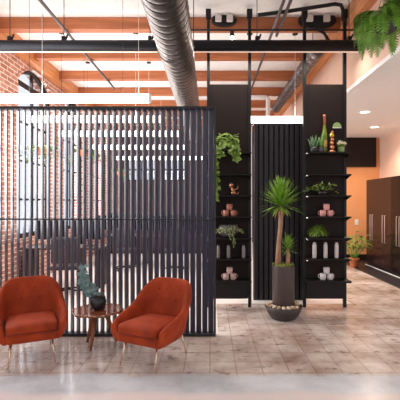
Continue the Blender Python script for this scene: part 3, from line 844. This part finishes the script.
# fixtures on the first beam
def emergency(px, label, w):
    t = thing('emergency_light', label, 'emergency light', P(px, 20.5, 6.40))
    bm = B(); lathe(bm, [(w, 0), (w, .05), (w * .9, .06)], 28, closed_top=True)
    for v in bm.verts: v.co = Vector((v.co.x, -v.co.z + .019, v.co.y * .5))
    link('housing', bm, M['black'], t)
    for sx in (-1, 1):
        bm = B(); box(bm, sx * w * .45 - .05, sx * w * .45 + .05, -.11, -.042, -.05, .055); link('lamp_head', bm, M['box_grey'], t, .012)
emergency(224, 'black twin-head emergency light on the front beam above the left shelving unit', .20)
emergency(317, 'black twin-head emergency light on the front beam above the right shelving unit', .30)
t = thing('spotlight', 'small black spotlight with a glowing bulb on the thin pipe', 'spotlight', P(232, 31, 5.96))
bm = B(); tube(bm, [(0, .03, .02), (0, 0, -.01), (0, -.01, -.09)], [.012, .03, .034], 14); link('body', bm, M['black'], t)
bm = B(); ball(bm, (0, -.012, -.105), .03); link('bulb', bm, M['bulb'], t)
# linear pendants
def pendant(D, xa, xb, label, cords, watts=60, z=None):
    z = z if z else H + 1.449
    t = thing('linear_pendant', label, 'pendant lamp', ((xa + xb) / 2, D, z), 0, 'white linear pendant lamps')
    w = (xb - xa) / 2
    bm = B(); box(bm, -w, w, -.045, .045, -.055, .055); link('diffuser', bm, M['lamp'], t, .01)
    for sx in (-1, 1):
        boxed('end_cap', (sx * w - .012, sx * w + .012, -.05, .05, -.06, .06), M['plastic_white'], t)
    for i, x in enumerate(cords):
        xx = x - (xa + xb) / 2
        bm = B(); tube(bm, [(xx, 0, .055), (xx, 0, CEIL - z)], .003, 5); c = link('cord', bm, M['whitecord'] if i % 2 else M['cord'], t)
        bm = B(); tube(bm, [(xx, 0, CEIL - z - .02), (xx, 0, CEIL - z)], .05, 14); link('canopy', bm, M['black'], c)
    for up in (0, 1):
        l = bpy.data.lights.new('pendant_glow', 'AREA'); l.shape = 'RECTANGLE'; l.size = 2 * w; l.size_y = .09; l.energy = watts * (.2 if up else .42); l.color = (1, .93, .86)
        lo = bpy.data.objects.new('pendant_glow', l); C.objects.link(lo); lo.parent = t
        lo.location = (0, 0, .07 if up else -.07); lo.rotation_euler = (PI if up else 0, 0, 0)
pendant(5.6, -3.35, -.84, 'nearest long white linear pendant, just above the partition top', (-2.53, -2.35, -1.22, -1.0))
pendant(7.0, -3.2, -.8, 'white linear pendant second behind the partition, at left', (-2.6, -1.3))
pendant(7.05, .52, 1.72, 'short white linear pendant above the batten screen', (.7, 1.5), 30)
pendant(8.5, -3.2, -.6, 'white linear pendant third behind the partition', (-2.6, -1.3))
pendant(10.6, -3.2, -.6, 'white linear pendant fourth behind the partition', (-2.6, -1.3))
pendant(13.2, -3.2, 0, 'white linear pendant farthest back, near the rear wall', (-2.6, -1.3), 40)

# ------------------------------------------------------------------ right alcove
def cabinet(y0, y1, m, label):
    t = thing('tall_cabinet', label, 'cabinet', (4.0, (y0 + y1) / 2, 0), 0, 'tall dark cabinets along the right wall')
    w = (y1 - y0) / 2
    boxed('body', (.02, .695, -w, w, .08, 2.16), M[m], t)
    boxed('plinth', (.05, .69, -w, w, 0, .08), M['black'], t)
    for s in (0, 1):
        d = boxed('door', (0, .02, -w + s * w + .003, s * w - .003, .085, 2.155), M[m], t)
        yy = -w + s * w + w * .18 if s else -w * .18 - .0
        bm = B(); tube(bm, [(0, yy, .66), (-.022, yy, .66), (-.022, yy, 1.29), (0, yy, 1.29)], .008, 8); link('handle', bm, M['handle'], d)
cabinet(9.53, 10.23, 'locker_brown_reflect', 'tall cabinet with a brown reflection in its colour, farthest along the right wall, behind the potted palm')
cabinet(8.83, 9.53, 'locker_brown_reflect', 'tall cabinet with a brown reflection in its colour, second from the far end')
cabinet(8.13, 8.83, 'locker_black', 'tall black cabinet at the right edge of the photo')
bm = B(); box(bm, 2.6, 4.59, DF - .06, DF, 2.57, SOF); tag(link('wall_panel', bm, M['shelfpanel']), 'dark brown panel high on the orange alcove wall', 'panel')
t = thing('light_switch', 'small white switch plate on the orange alcove wall', 'switch', (4.07, DF, 1.04))
boxed('plate', (-.05, .05, -.012, 0, -.075, .075), M['plastic_white'], t, .004); boxed('rocker', (-.018, .018, -.02, -.012, -.035, .035), M['plastic_white'], t)
for k, (px, py, lab) in enumerate(((365, 112, 'nearer round recessed downlight in the white soffit'), (374.5, 127, 'farther round recessed downlight in the white soffit'))):
    D = 400 * (SOF - H) / (202 - py); x = px2x(px, D)
    t = thing('downlight', lab, 'downlight', (x, D, SOF), 0, 'recessed downlights')
    bm = B(); lathe(bm, [(.09, -.004), (.125, -.004), (.125, 0), (.09, 0)], 28, closed_bottom=False); link('ring', bm, M['soffit'], t)
    bm = B(); lathe(bm, [(.09, -.003), (.09, 0)], 28, closed_bottom=True); link('diffuser', bm, M['downlight'], t)
    l = bpy.data.lights.new('downlight_glow', 'SPOT'); l.energy = 190; l.spot_size = 2.5; l.spot_blend = .6; l.shadow_soft_size = .08; l.color = (1, .86, .7)
    lo = bpy.data.objects.new('downlight_glow', l); C.objects.link(lo); lo.parent = t; lo.location = (0, 0, -.02)
# palm in terracotta pot
t = thing('potted_palm', 'leafy palm in a terracotta pot in front of the orange wall', 'plant', (3.55, 9.85, 0))
bm = B(); lathe(bm, [(.085, 0), (.095, .01), (.12, .19), (.13, .19), (.13, .225), (.11, .225), (.105, .19), (0, .19)], 24); link('pot', bm, M['terracotta'], t)
bm = B(); bs = B()
for k in range(24):
    a = k * 2.399; e = math.radians(55 + 30 * (k / 24)); d = Vector((math.cos(a) * math.cos(e), math.sin(a) * math.cos(e), math.sin(e))); p = Vector((.03 * math.cos(a), .03 * math.sin(a), .18)); pts = [p.copy()]; L = rnd(.34, .74)
    for i in range(6): p = p + d * L / 6; pts.append(p.copy()); d = (d + Vector((0, 0, -.03))).normalized()
    tube(bs, pts, .006, 5)
    for j in range(3):
        b = a + (j - 1) * .5; blade(bm, pts[-1 - (j != 1)], (math.cos(b), math.sin(b), rnd(.2, .9)), 0, rnd(.2, .3), .085, rnd(.7, 1.3), 6)
for v in bm.verts: v.co.x = min(v.co.x, .36 + .05 * v.co.z)
link('stem', bs, M['palm'], t); link('foliage', bm, M['palm'], t, kind='open')

# ------------------------------------------------------------------ office beyond the partition
def desk(x, y, w, d, label):
    t = thing('office_desk', label, 'desk', (x, y, 0), 0, 'desks behind the partition')
    boxed('desktop', (-w / 2, w / 2, -d / 2, d / 2, .72, .75), M['desk'], t)
    for sx in (-1, 1):
        boxed('leg_frame', (sx * (w / 2 - .06) - .025, sx * (w / 2 - .06) + .025, -d / 2 + .04, d / 2 - .04, 0, .72), M['black'], t)
    return t
def monitor(x, y, label, rz=0):
    t = thing('computer_monitor', label, 'monitor', (x, y, .75), rz, 'monitors behind the partition')
    bm = B(); lathe(bm, [(.11, 0), (.11, .012), (.02, .02)], 20, closed_top=True); link('stand_base', bm, M['black'], t)
    boxed('stand', (-.02, .02, -.01, .02, .015, .2), M['black'], t); boxed('screen', (-.31, .31, -.03, -.01, .13, .50), M['screen'], t, .004)
def office_chair(x, y, rz, label):
    t = thing('office_chair', label, 'chair', (x, y, 0), rz, 'office chairs behind the partition')
    bm = B(); box(bm, -.24, .24, -.24, .24, .44, .51); link('seat', bm, M['office'], t, .03)
    bm = B(); v = box(bm, -.22, .22, .20, .26, .56, 1.0); link('backrest', bm, M['office'], t, .03)
    bm = B(); tube(bm, [(0, .15, .45), (0, .27, .5), (0, .25, .7)], .018, 8); link('back_stem', bm, M['black'], t)
    bm = B(); tube(bm, [(0, 0, .08), (0, 0, .45)], .025, 10); link('gas_lift', bm, M['black'], t)
    for k in range(5):
        a = k * 2 * PI / 5; bm = B(); tube(bm, [(0, 0, .09), (.27 * math.cos(a), .27 * math.sin(a), .07)], [.022, .014], 8); f = link('base_arm', bm, M['black'], t)
        bm = B(); ball(bm, (.27 * math.cos(a), .27 * math.sin(a), .03), .03, .6, 1, 1); link('caster', bm, M['black'], f)
desk(-2.75, 7.7, 1.5, .7, 'dark desk nearest behind the partition by the brick wall')
desk(-2.65, 10.4, 1.6, .7, 'dark desk farther back by the brick wall')
desk(-.9, 10.2, 1.6, .7, 'dark desk in the middle behind the partition')
monitor(-3.05, 7.75, 'black monitor on the nearest desk, by the wall'); monitor(-2.35, 7.75, 'black monitor on the nearest desk, right one')
monitor(-2.7, 10.45, 'black monitor on the farther desk by the wall'); monitor(-1.75, 10.45, 'black monitor on the farther desk, right end')
monitor(-1.2, 10.25, 'black monitor on the middle desk, left one'); monitor(-.5, 10.25, 'black monitor on the middle desk, right one')
office_chair(-2.5, 7.0, 3.3, 'charcoal office chair at the nearest desk behind the partition'); office_chair(-1.95, 9.4, 2.8, 'charcoal office chair at the farther desk'); office_chair(-.8, 9.3, 3.4, 'charcoal office chair at the middle desk')
t = thing('sideboard', 'long dark sideboard far behind the partition', 'sideboard', (-1.3, 12.6, 0))
boxed('body', (-1.9, 1.9, -.22, .22, .1, 1.25), M['desk'], t, .005); boxed('plinth', (-1.85, 1.85, -.18, .18, 0, .1), M['black'], t)
for k in range(5): d = boxed('door', (-1.88 + k * .755, -1.14 + k * .755, -.24, -.22, .13, 1.22), M['desk'], t, .003); boxed('handle', (-1.25 + k * .755, -1.23 + k * .755, -.26, -.24, .6, .85), M['chrome'], d)
def hanging_pot(px, py, D, label):
    c = P(px, py, D); t = thing('hanging_planter', label, 'plant', c, 0, 'hanging planters behind the partition')
    bm = B(); lathe(bm, [(.05, -.09), (.085, -.07), (.10, .03), (.088, .03), (.085, .01), (0, .01)], 20); link('pot', bm, M['terracotta'], t)
    bm = B(); tube(bm, [(0, 0, .02), (0, 0, CEIL - c.z)], .004, 5); link('cord', bm, M['cord'], t)
    bm = B()
    for k in range(14):
        a = rnd(0, 2 * PI); p = Vector((.06 * math.cos(a), .06 * math.sin(a), .02)); d = Vector((math.cos(a), math.sin(a), 1)).normalized()
        for i in range(int(rnd(4, 13))):
            d = (d + Vector((0, 0, -.3))).normalized(); p = p + d * .035
            for q in range(2): oval_leaf(bm, p, (rnd(-1, 1), rnd(-1, 1), rnd(-.7, .4)), (0, -.6, .8), .06, .04)
    link('foliage', bm, M['vine'], t, kind='open')
hanging_pot(43, 150, 6.3, 'hanging planter with green vines nearest the partition, in front of the first arched window')
hanging_pot(84, 152, 7.8, 'hanging planter with green vines near the second arched window')
hanging_pot(121, 172, 9.5, 'hanging planter with green vines farthest back')

# ------------------------------------------------------------------ light, sky, camera
def area(name, loc, rot, sx, sy, e, col):
    l = bpy.data.lights.new(name, 'AREA'); l.shape = 'RECTANGLE'; l.size = sx; l.size_y = sy; l.energy = e; l.color = col
    o = bpy.data.objects.new(name, l); C.objects.link(o); o.location = loc; o.rotation_euler = rot; return o
for k, (y0, y1) in enumerate(WIN):      # daylight entering through each arched window
    area('window_daylight', (XL - .5, (y0 + y1) / 2, 2.6), (0, -PI / 2 + .25, 0), 3.0, y1 - y0, 170, (.95, .97, 1))
w = bpy.data.worlds.new('sky'); bpy.context.scene.world = w; w.use_nodes = True
bg = w.node_tree.nodes['Background']; bg.inputs['Color'].default_value = (.93, .95, 1, 1); bg.inputs['Strength'].default_value = 1.05

cam = bpy.data.cameras.new('camera'); co = bpy.data.objects.new('camera', cam); C.objects.link(co)
co.location = (0, 0, H); co.rotation_euler = (PI / 2, 0, 0)
cam.sensor_width = 36; cam.lens = 36; cam.shift_x = -.025; cam.shift_y = .005; cam.clip_end = 200
s = bpy.context.scene; s.camera = co
s.view_settings.view_transform = 'Standard'; s.view_settings.look = 'None'; s.view_settings.exposure = 0; s.view_settings.gamma = 1
